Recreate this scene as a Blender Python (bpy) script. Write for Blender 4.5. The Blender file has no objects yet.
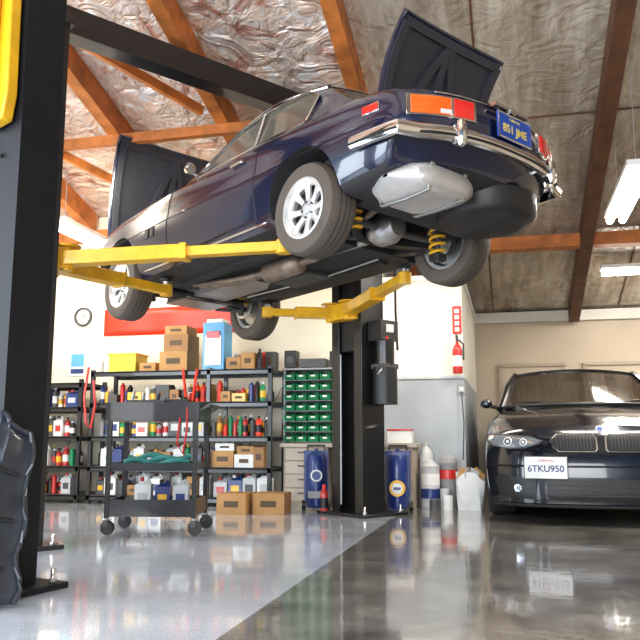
import bpy, bmesh, math, random
import numpy as np
from mathutils import Vector, Matrix, Euler
random.seed(7)
C=bpy.context.scene.collection
bpy.context.scene.view_settings.view_transform='Standard'
# ---------------------------------------------------------------- materials
def pm(name,col,rough=.5,metal=0.,coat=0.,var=.12,scale=6.,bump=0.,bscale=None,alpha=1.,emit=None,es=0.,rvar=0.,spec=None):
    m=bpy.data.materials.new(name);m.use_nodes=True
    nt=m.node_tree;N=nt.nodes;L=nt.links;p=N["Principled BSDF"]
    p.inputs["Roughness"].default_value=rough;p.inputs["Metallic"].default_value=metal
    p.inputs["Coat Weight"].default_value=coat;p.inputs["Coat Roughness"].default_value=.04
    p.inputs["Alpha"].default_value=alpha
    if spec is not None:p.inputs["Specular IOR Level"].default_value=spec
    tc=N.new("ShaderNodeTexCoord");nz=N.new("ShaderNodeTexNoise");nz.inputs["Scale"].default_value=scale;nz.inputs["Detail"].default_value=5
    L.new(tc.outputs["Object"],nz.inputs["Vector"])
    r=N.new("ShaderNodeValToRGB");r.color_ramp.elements[0].position=.3;r.color_ramp.elements[1].position=.7
    r.color_ramp.elements[0].color=tuple(c*(1-var) for c in col)+(1,);r.color_ramp.elements[1].color=tuple(min(1,c*(1+var)) for c in col)+(1,)
    L.new(nz.outputs["Fac"],r.inputs["Fac"]);L.new(r.outputs["Color"],p.inputs["Base Color"])
    if rvar:
        mr=N.new("ShaderNodeMapRange");mr.inputs["To Min"].default_value=max(0,rough-rvar);mr.inputs["To Max"].default_value=rough+rvar
        mr.inputs["From Min"].default_value=.3;mr.inputs["From Max"].default_value=.7
        L.new(nz.outputs["Fac"],mr.inputs["Value"]);L.new(mr.outputs["Result"],p.inputs["Roughness"])
    if bump:
        n2=N.new("ShaderNodeTexNoise");n2.inputs["Scale"].default_value=bscale or scale*4;n2.inputs["Detail"].default_value=6
        L.new(tc.outputs["Object"],n2.inputs["Vector"]);b=N.new("ShaderNodeBump");b.inputs["Strength"].default_value=bump;b.inputs["Distance"].default_value=.02
        L.new(n2.outputs["Fac"],b.inputs["Height"]);L.new(b.outputs["Normal"],p.inputs["Normal"])
    if emit:
        p.inputs["Emission Color"].default_value=tuple(emit)+(1,);p.inputs["Emission Strength"].default_value=es
    return m
navy=pm("navy_paint",(.006,.010,.038),.25,.2,coat=1,var=.15)
navy2=pm("black_sapphire_paint",(.004,.006,.013),.2,.2,coat=1,var=.15)
underc=pm("undercoat",(.025,.025,.027),.7,bump=.4,bscale=20)
lidin=pm("lid_underside",(.035,.037,.05),.45,.2)
chrome=pm("chrome",(.82,.80,.77),.12,1.)
steel=pm("cast_aluminium",(.5,.5,.5),.4,.9,bump=.2)
silver=pm("muffler_metal",(.62,.61,.60),.42,.55,bump=.15)
rust=pm("rusty_pipe",(.25,.19,.15),.5,.6,var=.35,scale=12)
rubber=pm("tyre_rubber",(.095,.077,.063),.75,bump=.2,bscale=60)
rubber2=pm("tyre_black",(.02,.02,.02),.7)
rimm=pm("rim_silver",(.80,.80,.79),.3,.6)
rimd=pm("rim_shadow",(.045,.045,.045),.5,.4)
black=pm("black_plastic",(.012,.012,.013),.45)
blackg=pm("black_powdercoat",(.014,.014,.015),.32,.2,coat=.3,bump=.05)
blackm=pm("black_satin_paint",(.010,.011,.014),.6,spec=.25,bump=.05)
dgrey=pm("dark_grey",(.07,.07,.075),.5)
yellow=pm("yellow_paint",(.85,.46,.012),.38,coat=.3,var=.14,scale=9,bump=.06)
yspr=pm("yellow_spring",(.9,.5,.02),.35)
redl=pm("red_lens",(.65,.02,.015),.12,coat=1,emit=(.8,.03,.02),es=.25)
orl=pm("amber_lens",(.9,.13,.015),.12,coat=1,emit=(1,.14,.02),es=.15)
glass=pm("car_glass",(.20,.19,.16),.05,.0,coat=1,alpha=.6)
wglass=pm("windscreen_glass",(.09,.07,.05),.06,.2,coat=1,alpha=.8)
tan=pm("tan_interior",(.45,.33,.20),.7)
bluep=pm("plate_blue",(.015,.08,.45),.4)
yeltx=pm("plate_yellow",(.95,.72,.15),.5)
white=pm("white_paint",(.82,.82,.80),.45)
wtx=pm("plate_white",(.85,.85,.83),.4)
plblue=pm("plate_text_blue",(.03,.05,.2),.5)
cream=pm("wall_cream",(.83,.78,.64),.7,var=.05,scale=1.5)
creamw=pm("wall_white",(.80,.77,.69),.65,var=.05,scale=1.5)
greyw=pm("wall_grey",(.38,.41,.44),.6,var=.12,scale=2)
beige=pm("wall_beige",(.54,.45,.34),.7,var=.1,scale=1)
beiged=pm("wall_trim_beige",(.42,.34,.25),.6,var=.1,scale=1)
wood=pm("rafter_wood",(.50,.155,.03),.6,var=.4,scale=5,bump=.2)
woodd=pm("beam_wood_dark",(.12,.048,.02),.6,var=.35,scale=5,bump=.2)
card=pm("cardboard",(.50,.27,.10),.75,var=.12)
cardd=pm("cardboard_dark",(.36,.19,.08),.75,var=.12)
tape=pm("label_print",(.10,.06,.03),.6)
green=pm("green_plastic",(.01,.26,.09),.4)
blue=pm("blue_plastic",(.012,.035,.18),.35,coat=.3)
lblue=pm("light_blue",(.12,.42,.75),.4)
red=pm("red_plastic",(.55,.025,.02),.35,coat=.3)
orange=pm("orange_red_vinyl",(.88,.04,.012),.4)
teal=pm("teal_rubber",(.05,.28,.26),.5)
bench=pm("bench_paint",(.40,.33,.25),.5)
benchg=pm("drawer_paint",(.48,.41,.33),.45)
grey=pm("grey_paint",(.3,.3,.31),.45)
lgrey=pm("light_grey",(.55,.56,.57),.4)
concrete=pm("driveway_concrete",(.5,.49,.47),.8,var=.15,scale=2)
lamp=pm("lamp_tube",(1,1,1),.5,emit=(1,.97,.92),es=26)
lens=pm("headlamp_lens",(.60,.66,.74),.08,.7,coat=1,alpha=.92)
halo=pm("headlamp_ring",(1,1,1),.3,emit=(1,1,1),es=.7)
shield=pm("dark_shield_plastic",(.025,.032,.045),.3,coat=.3,var=.25)
def floor_mat(name,c1,c2,scale,rough,lo,bs,coat):
    m=bpy.data.materials.new(name);m.use_nodes=True;nt=m.node_tree;N=nt.nodes;L=nt.links;p=N["Principled BSDF"]
    tc=N.new("ShaderNodeTexCoord")
    n1=N.new("ShaderNodeTexNoise");n1.inputs["Scale"].default_value=scale;n1.inputs["Detail"].default_value=10;n1.inputs["Roughness"].default_value=.7
    L.new(tc.outputs["Object"],n1.inputs["Vector"])
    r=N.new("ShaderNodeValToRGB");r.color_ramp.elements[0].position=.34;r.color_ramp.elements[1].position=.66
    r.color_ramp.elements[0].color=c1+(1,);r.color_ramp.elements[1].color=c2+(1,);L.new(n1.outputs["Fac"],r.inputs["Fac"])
    n2=N.new("ShaderNodeTexNoise");n2.inputs["Scale"].default_value=110;n2.inputs["Detail"].default_value=2
    L.new(tc.outputs["Object"],n2.inputs["Vector"])
    r2=N.new("ShaderNodeValToRGB");r2.color_ramp.elements[0].position=.38;r2.color_ramp.elements[1].position=.5
    r2.color_ramp.elements[0].color=(lo,lo,lo,1);r2.color_ramp.elements[1].color=(1,1,1,1);L.new(n2.outputs["Fac"],r2.inputs["Fac"])
    mx=N.new("ShaderNodeMixRGB");mx.blend_type='MULTIPLY';mx.inputs[0].default_value=.7
    L.new(r.outputs[0],mx.inputs[1]);L.new(r2.outputs[0],mx.inputs[2]);L.new(mx.outputs[0],p.inputs["Base Color"])
    n3=N.new("ShaderNodeTexNoise");n3.inputs["Scale"].default_value=2.2;n3.inputs["Detail"].default_value=8
    L.new(tc.outputs["Object"],n3.inputs["Vector"])
    mr=N.new("ShaderNodeMapRange");mr.inputs["From Min"].default_value=.3;mr.inputs["From Max"].default_value=.7
    mr.inputs["To Min"].default_value=rough*.4;mr.inputs["To Max"].default_value=rough*1.7
    L.new(n3.outputs["Fac"],mr.inputs["Value"]);L.new(mr.outputs[0],p.inputs["Roughness"])
    b=N.new("ShaderNodeBump");b.inputs["Strength"].default_value=bs;b.inputs["Distance"].default_value=.01
    n4=N.new("ShaderNodeTexNoise");n4.inputs["Scale"].default_value=7;n4.inputs["Detail"].default_value=5;L.new(tc.outputs["Object"],n4.inputs["Vector"])
    L.new(n4.outputs["Fac"],b.inputs["Height"]);L.new(b.outputs[0],p.inputs["Normal"]);L.new(b.outputs[0],p.inputs["Coat Normal"])
    p.inputs["Specular IOR Level"].default_value=.85
    p.inputs["Coat Weight"].default_value=coat;p.inputs["Coat Roughness"].default_value=.05
    return m
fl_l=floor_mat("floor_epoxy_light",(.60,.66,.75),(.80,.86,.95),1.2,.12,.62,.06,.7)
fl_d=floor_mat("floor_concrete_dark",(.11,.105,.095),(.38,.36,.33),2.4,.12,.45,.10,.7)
def foil_mat():
    m=bpy.data.materials.new("foil_insulation");m.use_nodes=True;nt=m.node_tree;N=nt.nodes;L=nt.links;p=N["Principled BSDF"]
    tc=N.new("ShaderNodeTexCoord");sp=N.new("ShaderNodeSeparateXYZ");L.new(tc.outputs["Object"],sp.inputs[0])
    def ramp(src,els):
        r=N.new("ShaderNodeValToRGB");e=r.color_ramp.elements
        while len(e)<len(els):e.new(.5)
        for i,(q,c) in enumerate(els):e[i].position=q;e[i].color=c+(1,)
        L.new(src,r.inputs[0]);return r.outputs[0]
    n=N.new("ShaderNodeTexNoise");n.inputs["Scale"].default_value=2.4;n.inputs["Detail"].default_value=9;n.inputs["Roughness"].default_value=.7;n.inputs["Distortion"].default_value=1.2
    L.new(tc.outputs["Object"],n.inputs["Vector"])
    foil=ramp(n.outputs["Fac"],[(.30,(.20,.11,.07)),(.40,(.68,.36,.26)),(.47,(.86,.80,.74)),(.54,(.96,.70,.52)),(.59,(1,.98,.95)),(.72,(1,1,1))])
    mp=N.new("ShaderNodeMapping");mp.inputs["Scale"].default_value=(3.0,.5,1);L.new(tc.outputs["Object"],mp.inputs[0])
    n2=N.new("ShaderNodeTexNoise");n2.inputs["Scale"].default_value=1.3;n2.inputs["Detail"].default_value=8;n2.inputs["Roughness"].default_value=.65;L.new(mp.outputs[0],n2.inputs["Vector"])
    tp=ramp(n2.outputs["Fac"],[(.3,(.28,.21,.15)),(.5,(.54,.47,.38)),(.7,(.86,.79,.68))])
    mr=N.new("ShaderNodeMapRange");mr.inputs["From Min"].default_value=-1.4;mr.inputs["From Max"].default_value=-1.1;L.new(sp.outputs[0],mr.inputs["Value"])
    mx=N.new("ShaderNodeMixRGB");L.new(mr.outputs[0],mx.inputs[0]);L.new(foil,mx.inputs[1]);L.new(tp,mx.inputs[2]);L.new(mx.outputs[0],p.inputs["Base Color"])
    me=N.new("ShaderNodeMapRange");me.inputs["To Min"].default_value=.4;me.inputs["To Max"].default_value=.4;L.new(mr.outputs[0],me.inputs["Value"]);L.new(me.outputs[0],p.inputs["Metallic"])
    p.inputs["Roughness"].default_value=.25
    ad=N.new("ShaderNodeTexNoise");ad.inputs["Scale"].default_value=3.2;ad.inputs["Detail"].default_value=7;ad.inputs["Distortion"].default_value=2.2;L.new(tc.outputs["Object"],ad.inputs["Vector"])
    ms=N.new("ShaderNodeMapRange");ms.inputs["To Min"].default_value=.95;ms.inputs["To Max"].default_value=.42;L.new(mr.outputs[0],ms.inputs["Value"])
    b=N.new("ShaderNodeBump");b.inputs["Distance"].default_value=.12;L.new(ms.outputs[0],b.inputs["Strength"])
    L.new(ad.outputs["Fac"],b.inputs["Height"]);L.new(b.outputs[0],p.inputs["Normal"])
    return m
foil=foil_mat()
# ---------------------------------------------------------------- builder
def frame(ax):
    ax=Vector(ax).normalized();t=Vector((0,0,1)) if abs(ax.z)<.9 else Vector((1,0,0))
    u=t.cross(ax).normalized();v=ax.cross(u);return u,v,ax
class B:
    def __init__(s,name):s.n=name;s.v=[];s.f=[];s.mi=[];s.m=[]
    def mid(s,m):
        if m not in s.m:s.m.append(m)
        return s.m.index(m)
    def add(s,vs,fs,m,M=None):
        o=len(s.v);k=s.mid(m)
        for v in vs:
            v=Vector(v);s.v.append(M@v if M else v)
        for f in fs:s.f.append([i+o for i in f]);s.mi.append(k)
    def box(s,c,sz,m,rot=None,M=None,taper=1.):
        x,y,z=[a/2 for a in sz];vs=[(-x,-y,-z),(x,-y,-z),(x,y,-z),(-x,y,-z),(-x*taper,-y*taper,z),(x*taper,-y*taper,z),(x*taper,y*taper,z),(-x*taper,y*taper,z)]
        T=Matrix.Translation(c)
        if rot:T=T@Euler(rot).to_matrix().to_4x4()
        if M:T=M@T
        s.add(vs,[(0,3,2,1),(4,5,6,7),(0,1,5,4),(1,2,6,5),(2,3,7,6),(3,0,4,7)],m,T)
    def beam(s,p0,p1,w,h,m,up=(0,0,1)):
        p0=Vector(p0);p1=Vector(p1);d=(p1-p0);L=d.length;d.normalize();sd=d.cross(Vector(up)).normalized();u=sd.cross(d)
        vs=[]
        for t in (0,L):
            for a,b in ((-1,-1),(1,-1),(1,1),(-1,1)):vs.append(p0+d*t+sd*(a*w/2)+u*(b*h/2))
        s.add(vs,[(0,1,2,3),(7,6,5,4),(0,4,5,1),(1,5,6,2),(2,6,7,3),(3,7,4,0)],m)
    def cyl(s,p0,p1,r,m,r1=None,seg=16):
        p0=Vector(p0);p1=Vector(p1);L=(p1-p0).length;r1=r if r1 is None else r1
        s.lathe([(0,0),(r,0),(r1,L),(0,L)],p0,p1-p0,m,seg)
    def lathe(s,prof,o,ax,m,seg=20,sy=1.):
        u,v,a=frame(ax);o=Vector(o);vs=[];fs=[];n=len(prof)
        for k in range(seg):
            t=2*math.pi*k/seg;c,q=math.cos(t),math.sin(t)*sy
            for r,h in prof:vs.append(o+u*(r*c)+v*(r*q)+a*h)
        for k in range(seg):
            k2=(k+1)%seg
            for i in range(n-1):fs.append((k*n+i,k2*n+i,k2*n+i+1,k*n+i+1))
        s.add(vs,fs,m)
    def tube(s,pts,r,m,seg=8,closed=False,sec=None,up=(0,0,1)):
        pts=[Vector(p) for p in pts];n=len(pts);vs=[];fs=[]
        if sec is None:sec=[(r*math.cos(2*math.pi*k/seg),r*math.sin(2*math.pi*k/seg)) for k in range(seg)]
        g=len(sec);pu=None
        for i,p in enumerate(pts):
            a=pts[(i-1)%n] if (closed or i>0) else p;b=pts[(i+1)%n] if (closed or i<n-1) else p
            d=(b-a).normalized();U=Vector(up)
            if abs(d.dot(U))>.95:U=Vector((1,0,0)) if abs(d.x)<.9 else Vector((0,1,0))
            sd=d.cross(U).normalized()
            if pu is not None and sd.dot(pu)<0:sd=-sd
            pu=sd;w=sd.cross(d)
            for x,y in sec:vs.append(p+sd*x+w*y)
        for i in range(n if closed else n-1):
            j=(i+1)%n
            for k in range(g):k2=(k+1)%g;fs.append((i*g+k,i*g+k2,j*g+k2,j*g+k))
        if not closed:fs.append(list(range(g)));fs.append([ (n-1)*g+k for k in reversed(range(g))])
        s.add(vs,fs,m)
    def grid(s,rows,m):
        n=len(rows[0]);vs=[p for r in rows for p in r];fs=[]
        for i in range(len(rows)-1):
            for j in range(n-1):fs.append((i*n+j,i*n+j+1,(i+1)*n+j+1,(i+1)*n+j))
        s.add(vs,fs,m)
    def poly(s,pts,m,th=None):
        pts=[Vector(p) for p in pts];n=len(pts)
        if th is None:s.add(pts,[list(range(n))],m);return
        th=Vector(th);s.add(pts+[p+th for p in pts],[list(range(n)),list(reversed(range(n,2*n)))]+[(i,(i+1)%n,(i+1)%n+n,i+n) for i in range(n)],m)
    def done(s,parent=None,loc=(0,0,0),rot=(0,0,0),bevel=0,ang=32,solid=0,recalc=True):
        me=bpy.data.meshes.new(s.n);me.from_pydata([tuple(v) for v in s.v],[],s.f)
        for m in s.m:me.materials.append(m)
        for p,k in zip(me.polygons,s.mi):p.material_index=k
        bm=bmesh.new();bm.from_mesh(me);bmesh.ops.remove_doubles(bm,verts=bm.verts,dist=.0002)
        bmesh.ops.dissolve_degenerate(bm,edges=bm.edges,dist=.00005)
        if recalc:bmesh.ops.recalc_face_normals(bm,faces=bm.faces)
        bm.to_mesh(me);bm.free()
        for p in me.polygons:p.use_smooth=True
        me.set_sharp_from_angle(angle=math.radians(ang))
        o=bpy.data.objects.new(s.n,me);C.objects.link(o);o.location=loc;o.rotation_euler=rot
        if parent:o.parent=parent
        if bevel:
            b=o.modifiers.new("b","BEVEL");b.width=bevel;b.segments=2;b.limit_method='ANGLE';b.angle_limit=math.radians(40)
        if solid:
            b=o.modifiers.new("s","SOLIDIFY");b.thickness=solid
        return o
def empty(name,loc=(0,0,0),rot=(0,0,0),sc=1):
    o=bpy.data.objects.new(name,None);C.objects.link(o);o.location=loc;o.rotation_euler=rot;o.scale=(sc,)*3;o.empty_display_size=.1;return o
def text(name,body,size,mat,M,parent=None,ext=.001,off=.001):
    c=bpy.data.curves.new(name,"FONT");c.body=body;c.size=size;c.extrude=ext;c.offset=off;c.align_x='CENTER';c.align_y='CENTER';c.materials.append(mat)
    o=bpy.data.objects.new(name,c);C.objects.link(o);o.matrix_local=M
    if parent:o.parent=parent;o.matrix_parent_inverse=Matrix.Identity(4);o.matrix_local=M
    return o
def basis(x,y,z,o):
    return Matrix(((x[0],y[0],z[0],o[0]),(x[1],y[1],z[1],o[1]),(x[2],y[2],z[2],o[2]),(0,0,0,1)))
def smooth_interp(tab):
    xs=[a for a,_ in tab];ys=[b for _,b in tab];n=len(xs)
    d=[(ys[i+1]-ys[i])/(xs[i+1]-xs[i]) for i in range(n-1)]
    m=[d[0]]+[0 if d[i-1]*d[i]<=0 else 2*d[i-1]*d[i]/(d[i-1]+d[i]) for i in range(1,n-1)]+[d[-1]]
    def f(x):
        if x<=xs[0]:return ys[0]
        if x>=xs[-1]:return ys[-1]
        i=max(k for k in range(n-1) if xs[k]<=x);h=xs[i+1]-xs[i];t=(x-xs[i])/h
        return (2*t**3-3*t*t+1)*ys[i]+(t**3-2*t*t+t)*h*m[i]+(-2*t**3+3*t*t)*ys[i+1]+(t**3-t*t)*h*m[i+1]
    return f
# ---------------------------------------------------------------- car body loft
class Body:
    def __init__(s,W,ZB,ZT,prof,tail,nose):
        s.W,s.ZB,s.ZT=smooth_interp(W),smooth_interp(ZB),smooth_interp(ZT);s.prof=prof
        s.x0,s.x1=W[0][0],W[-1][0];s.tail,s.nose=tail,nose
        s.py=smooth_interp([(p[1],p[0]) for p in prof[2:-1]])
    def off(s,xs,fy,fz):
        o=0
        L,bow,p,dx=s.tail
        g=max(0,1-(xs-s.x0)/L)**1.6
        o+=g*(bow*abs(fy)**p+dx(fz))
        L,bow,p,dx=s.nose
        g=max(0,1-(s.x1-xs)/L)**1.6
        o-=g*(bow*abs(fy)**p+dx(fz))
        return o
    def pt(s,xs,fy,fz):
        w=s.W(xs);zb=s.ZB(xs);zt=s.ZT(xs)
        return Vector((xs+s.off(xs,fy,fz),fy*w,zb+fz*(zt-zb)))
    def side(s,xs,fz,sg=1,out=0):
        p=s.pt(xs,s.py(fz),fz);p.y=(p.y+out)*sg;return p
    def end(s,which,y,z,out=0):
        xs=s.x0 if which=='t' else s.x1
        w=s.W(xs);zb=s.ZB(xs);zt=s.ZT(xs)
        p=s.pt(xs,y/w,(z-zb)/(zt-zb));p.x+=out*(-1 if which=='t' else 1);return p
    def build(s,name,mat,und,cuts,parent,n=90):
        b=B(name);xs=np.linspace(s.x0,s.x1,n);full=[(-p[0],p[1]) for p in s.prof]+[(p[0],p[1]) for p in reversed(s.prof)][1:]
        rings=[[s.pt(x,a,c) for a,c in full] for x in xs];m=len(full);vs=[p for r in rings for p in r];fs=[]
        for i in range(n-1):
            for j in range(m-1):fs.append((i*m+j,i*m+j+1,(i+1)*m+j+1,(i+1)*m+j))
        b.add(vs,fs,mat)
        for x in (s.x0,s.x1):
            rows=[[s.pt(x,c*a,z) for c in np.linspace(-1,1,21)] for a,z in s.prof];b.grid(rows,mat)
        o=b.done(None,ang=30)
        o.data.materials.append(und);o.data.materials.append(und)
        for i,(kind,c,sz) in enumerate(cuts):
            cb=B("cut")
            if kind=='cyl':cb.cyl((c[0],c[1]-sz[1]/2,c[2]),(c[0],c[1]+sz[1]/2,c[2]),sz[0],und,seg=48)
            else:cb.box(c,sz,und)
            co=cb.done()
            md=o.modifiers.new("c","BOOLEAN");md.object=co;md.operation='DIFFERENCE';md.solver='EXACT'
            dg=bpy.context.evaluated_depsgraph_get();me=bpy.data.meshes.new_from_object(o.evaluated_get(dg));o.modifiers.clear()
            o.data=me;bpy.data.objects.remove(co)
        me=o.data
        mats=[mt for mt in me.materials];ui=[i for i,mt in enumerate(mats) if mt==und][0]
        for p in me.polygons:
            p.use_smooth=True
            if p.normal.z<-.75:p.material_index=ui
        me.set_sharp_from_angle(angle=math.radians(30))
        o.parent=parent;return o
def wheel(name,parent,loc,sg,R,r,w,nsp,tyre,sw=(.032,.05)):
    b=B(name);o=Vector(loc);ax=(0,sg,0);h=w/2
    b.lathe([(r,-h*.8),(r+.01,-h*.95),((R+r)/2,-h*1.02),(R-.018,-h*.92),(R,-h*.62),(R,h*.62),(R-.018,h*.92),((R+r)/2,h*1.02),(r+.01,h*.95),(r-.004,h*.8)],o,ax,tyre,48)
    for q in (-.35,0,.35):b.lathe([(R+.0012,h*(q-.03)),(R+.002,h*q),(R+.0012,h*(q+.03))],o,ax,rubber2,48)
    b.lathe([(r-.004,h*.8),(r+.006,h*.93),(r-.006,h*.95),(r-.016,h*.8),(r-.022,h*.3),(r-.03,-h*.7),(r,-h*.8)],o,ax,rimm,40)
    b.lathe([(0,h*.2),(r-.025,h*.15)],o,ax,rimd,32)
    b.lathe([(0,h*.70),(.03,h*.68),(.038,h*.5),(r*.34,h*.48),(r*.38,h*.3),(r*.38,h*.1)],o,ax,rimm,32)
    b.lathe([(r*.80,h*.5),(r*.84,h*.64),(r-.012,h*.72),(r-.012,h*.5)],o,ax,rimm,40)
    for k in range(nsp):
        t=2*math.pi*k/nsp;d=Vector((math.cos(t),0,math.sin(t)));q=Vector((-math.sin(t),0,math.cos(t)));a=Vector((0,sg,0))
        pts=[];fs=[]
        st=((.3,sw[0]*1.4,.47),(.45,sw[0],.50),(.62,(sw[0]+sw[1])*.42,.55),(.78,sw[1],.6),(.9,sw[1]*1.5,.62))
        for rr,ww,hh in st:
            for u,v in ((-1,0),(-.5,.012),(.5,.012),(1,0),(1,-.02),(-1,-.02)):pts.append(o+d*(r*rr)+q*(ww/2*u)+a*(h*hh+v))
        for i in range(len(st)-1):
            for j in range(6):fs.append((i*6+j,i*6+(j+1)%6,(i+1)*6+(j+1)%6,(i+1)*6+j))
        b.add(pts,fs,rimm)
    for k in range(5):
        t=2*math.pi*k/5;d=Vector((math.cos(t),0,math.sin(t)));p=o+d*r*.27+Vector((0,sg*h*.48,0));b.cyl(p,p+Vector((0,sg*.015,0)),.009,dgrey,seg=6)
    b.lathe([(0,-h*.35),(r*.75,-h*.35),(r*.75,-h*.2),(0,-h*.2)],o,ax,steel,32)
    return b.done(parent,ang=35)
# ================================================================= ROOM
RZ=lambda Y:2.70+.26*(12.3-Y)
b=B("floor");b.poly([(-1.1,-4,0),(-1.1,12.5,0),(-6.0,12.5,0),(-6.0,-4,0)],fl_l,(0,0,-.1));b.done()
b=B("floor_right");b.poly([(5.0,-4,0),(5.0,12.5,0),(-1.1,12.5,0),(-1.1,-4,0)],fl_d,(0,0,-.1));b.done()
b=B("ground");b.poly([(25,-30,-.06),(25,-4.0,-.06),(-25,-4.0,-.06),(-25,-30,-.06)],concrete,(0,0,-.05));b.poly([(-6.0,-4,-.06),(-6.0,12,-.06),(-25,12,-.06),(-25,-4,-.06)],concrete,(0,0,-.05));b.done()
b=B("ceiling");b.poly([(-6,-4,RZ(-4)),(5,-4,RZ(-4)),(5,12.5,RZ(12.5)),(-6,12.5,RZ(12.5))],foil,(0,0,.12));b.done()
b=B("wall_back");b.box((-3.6,8.87,RZ(8.87)/2),(4.4,.16,RZ(8.87)),cream);b.done()
b=B("wall_partition")
b.box((-.95,10.5,1.27+.71),(.92,3.42,1.12),creamw);b.box((-.95,10.5,.71),(.92,3.42,1.42),greyw)
b.box((-.95,8.785,1.42),(.93,.02,.03),lgrey);b.box((-.95,10.5,2.57),(.98,3.5,.06),white)
b.done()
b=B("wall_back_right");b.box((2.25,12.38,1.33),(5.5,.16,2.66),beige);b.done()
b=B("trim_1");b.box((2.25,12.26,2.6),(5.5,.06,.16),creamw);b.done()
for i,x in enumerate((.35,1.6)):
    b=B("window_%d"%(i+1));b.box((x,12.29,1.45),(.9,.03,.75),beige)
    for c,s_ in (((x,12.27,1.85),(1.0,.05,.05)),((x,12.27,1.07),(1.0,.05,.05)),((x-.47,12.27,1.46),(.05,.05,.75)),((x+.47,12.27,1.46),(.05,.05,.75))):b.box(c,s_,beiged)
    b.done()
b=B("wall_left")
b.poly([(-5.85,5.0,0),(-5.85,8.9,0),(-5.85,8.9,RZ(8.9)),(-5.85,5.0,RZ(5.0))],cream,(-.12,0,0))
b.poly([(-5.85,-4,3.6),(-5.85,5.0,3.6),(-5.85,5.0,RZ(5.0)),(-5.85,-4,RZ(-4))],cream,(-.12,0,0));b.done()
b=B("wall_right");b.poly([(4.9,-4,0),(4.9,12.4,0),(4.9,12.4,RZ(12.4)),(4.9,-4,RZ(-4))],beige,(.12,0,0));b.done()
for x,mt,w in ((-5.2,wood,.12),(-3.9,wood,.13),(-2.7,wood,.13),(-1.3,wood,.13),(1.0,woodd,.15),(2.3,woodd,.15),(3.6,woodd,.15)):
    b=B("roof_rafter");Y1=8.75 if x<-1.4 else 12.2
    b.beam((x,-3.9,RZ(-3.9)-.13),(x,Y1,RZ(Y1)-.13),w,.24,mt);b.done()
b=B("roof_purlin");b.beam((-.45,9.9,RZ(9.9)-.14),(4.8,9.9,RZ(9.9)-.14),.2,.16,wood);b.done()
b=B("roof_purlin");b.beam((-5.8,8.7,RZ(8.7)-.32),(-1.5,8.7,RZ(8.7)-.32),.12,.14,wood);b.done()
b=B("roof_purlin");b.beam((-5.8,6.9,RZ(6.9)-.3),(-1.4,6.9,RZ(6.9)-.3),.08,.1,wood);b.done()
for i,(x0,y0,x1,y1) in enumerate(((-5.1,6.2,-3.9,8.2),(-3.9,5.0,-2.8,6.6))):
    b=B("roof_brace");b.beam((x0,y0,RZ(y0)-.3),(x1,y1,RZ(y1)-.3),.05,.09,wood);b.done()
b=B("roof_battens")
for x in (-.2,1.65,2.95):b.beam((x,-3.9,RZ(-3.9)-.008),(x,12.2,RZ(12.2)-.008),.02,.012,woodd)
for y in (7.6,5.2):b.beam((-1.2,y,RZ(y)-.008),(4.85,y,RZ(y)-.008),.02,.012,woodd)
b.done()
def fluor(p0,p1):
    e=empty("fluorescent_light",((Vector(p0)+Vector(p1))/2));c=(Vector(p0)+Vector(p1))/2;a=Vector(p0)-c;d=Vector(p1)-c
    b=B("housing");b.beam(a+Vector((0,0,.06)),d+Vector((0,0,.06)),.22,.05,white)
    for t in (-.7,.7):
        q=a*t;top=RZ(c.y+q.y)-c.z;b.cyl(q+Vector((0,0,.08)),q+Vector((0,0,top)),.003,grey,seg=6)
    b.done(e)
    b=B("tubes");sd=(d-a).normalized().cross(Vector((0,0,1)))
    for k in (-.06,.06):b.cyl(a*.97+sd*k,d*.97+sd*k,.036,lamp,seg=10)
    b.done(e)
fluor((1.12,6.5,2.93),(1.12,8.1,2.93));fluor((1.25,10.7,2.93),(2.7,10.7,2.93));fluor((-4.85,7.4,3.10),(-4.85,8.4,3.10))
# ================================================================= LIFTED COUPE
car=empty("lifted_coupe_car",(-.818,5.381,1.99),(math.radians(1.9),math.radians(1.7),math.radians(144)))
prof=[(0,0),(.5,0),(.80,0),(.88,.02),(.935,.08),(.965,.18),(.985,.30),(1,.44),(1,.56),(.985,.62),(.978,.70),(.968,.80),(.945,.89),(.905,.95),(.84,.985),(.6,1.01),(.3,1.025),(0,1.03)]
tdx=smooth_interp([(-.1,.16),(0,.15),(.2,.08),(.42,.01),(.6,0),(.8,.015),(1.0,.05),(1.05,.055)])
ndx=smooth_interp([(-.1,.2),(0,.18),(.3,.10),(.6,.03),(.85,0),(1.0,.03),(1.05,.04)])
X0=-1.10
E9=Body([(X0,.745),(-.9,.785),(-.4,.825),(.5,.835),(2.5,.835),(3.1,.81),(3.47,.76)],
 [(X0,.36),(-.85,.31),(-.4,.25),(.3,.19),(2.3,.19),(2.9,.22),(3.47,.32)],
 [(X0,.79),(-.8,.84),(-.3,.885),(.5,.91),(1.8,.92),(2.6,.885),(3.2,.82),(3.47,.79)],prof,(.5,.23,2.6,tdx),(.5,.16,3,ndx))
FX=2.68
cuts=[('cyl',(0,.83,.30),(.35,.56)),('cyl',(0,-.83,.30),(.35,.56)),('cyl',(FX,.83,.29),(.35,.56)),('cyl',(FX,-.83,.29),(.35,.56)),
 ('box',(0.02,0,.2),(.56,1.3,.4)),('box',(2.62,0,.15),(.55,1.3,.36))]
E9.build("body_shell",navy,underc,cuts,car)
for n,l,s in (("wheel_rear_left",(0,.69,.235),1),("wheel_rear_right",(0,-.71,.27),-1),("wheel_front_left",(FX,.70,.20),1),("wheel_front_right",(2.64,-.70,.17),-1)):
    wheel(n,car,l,s,.318,.205,.23,8,rubber,(.034,.058))
b=B("greenhouse_glass")
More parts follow.
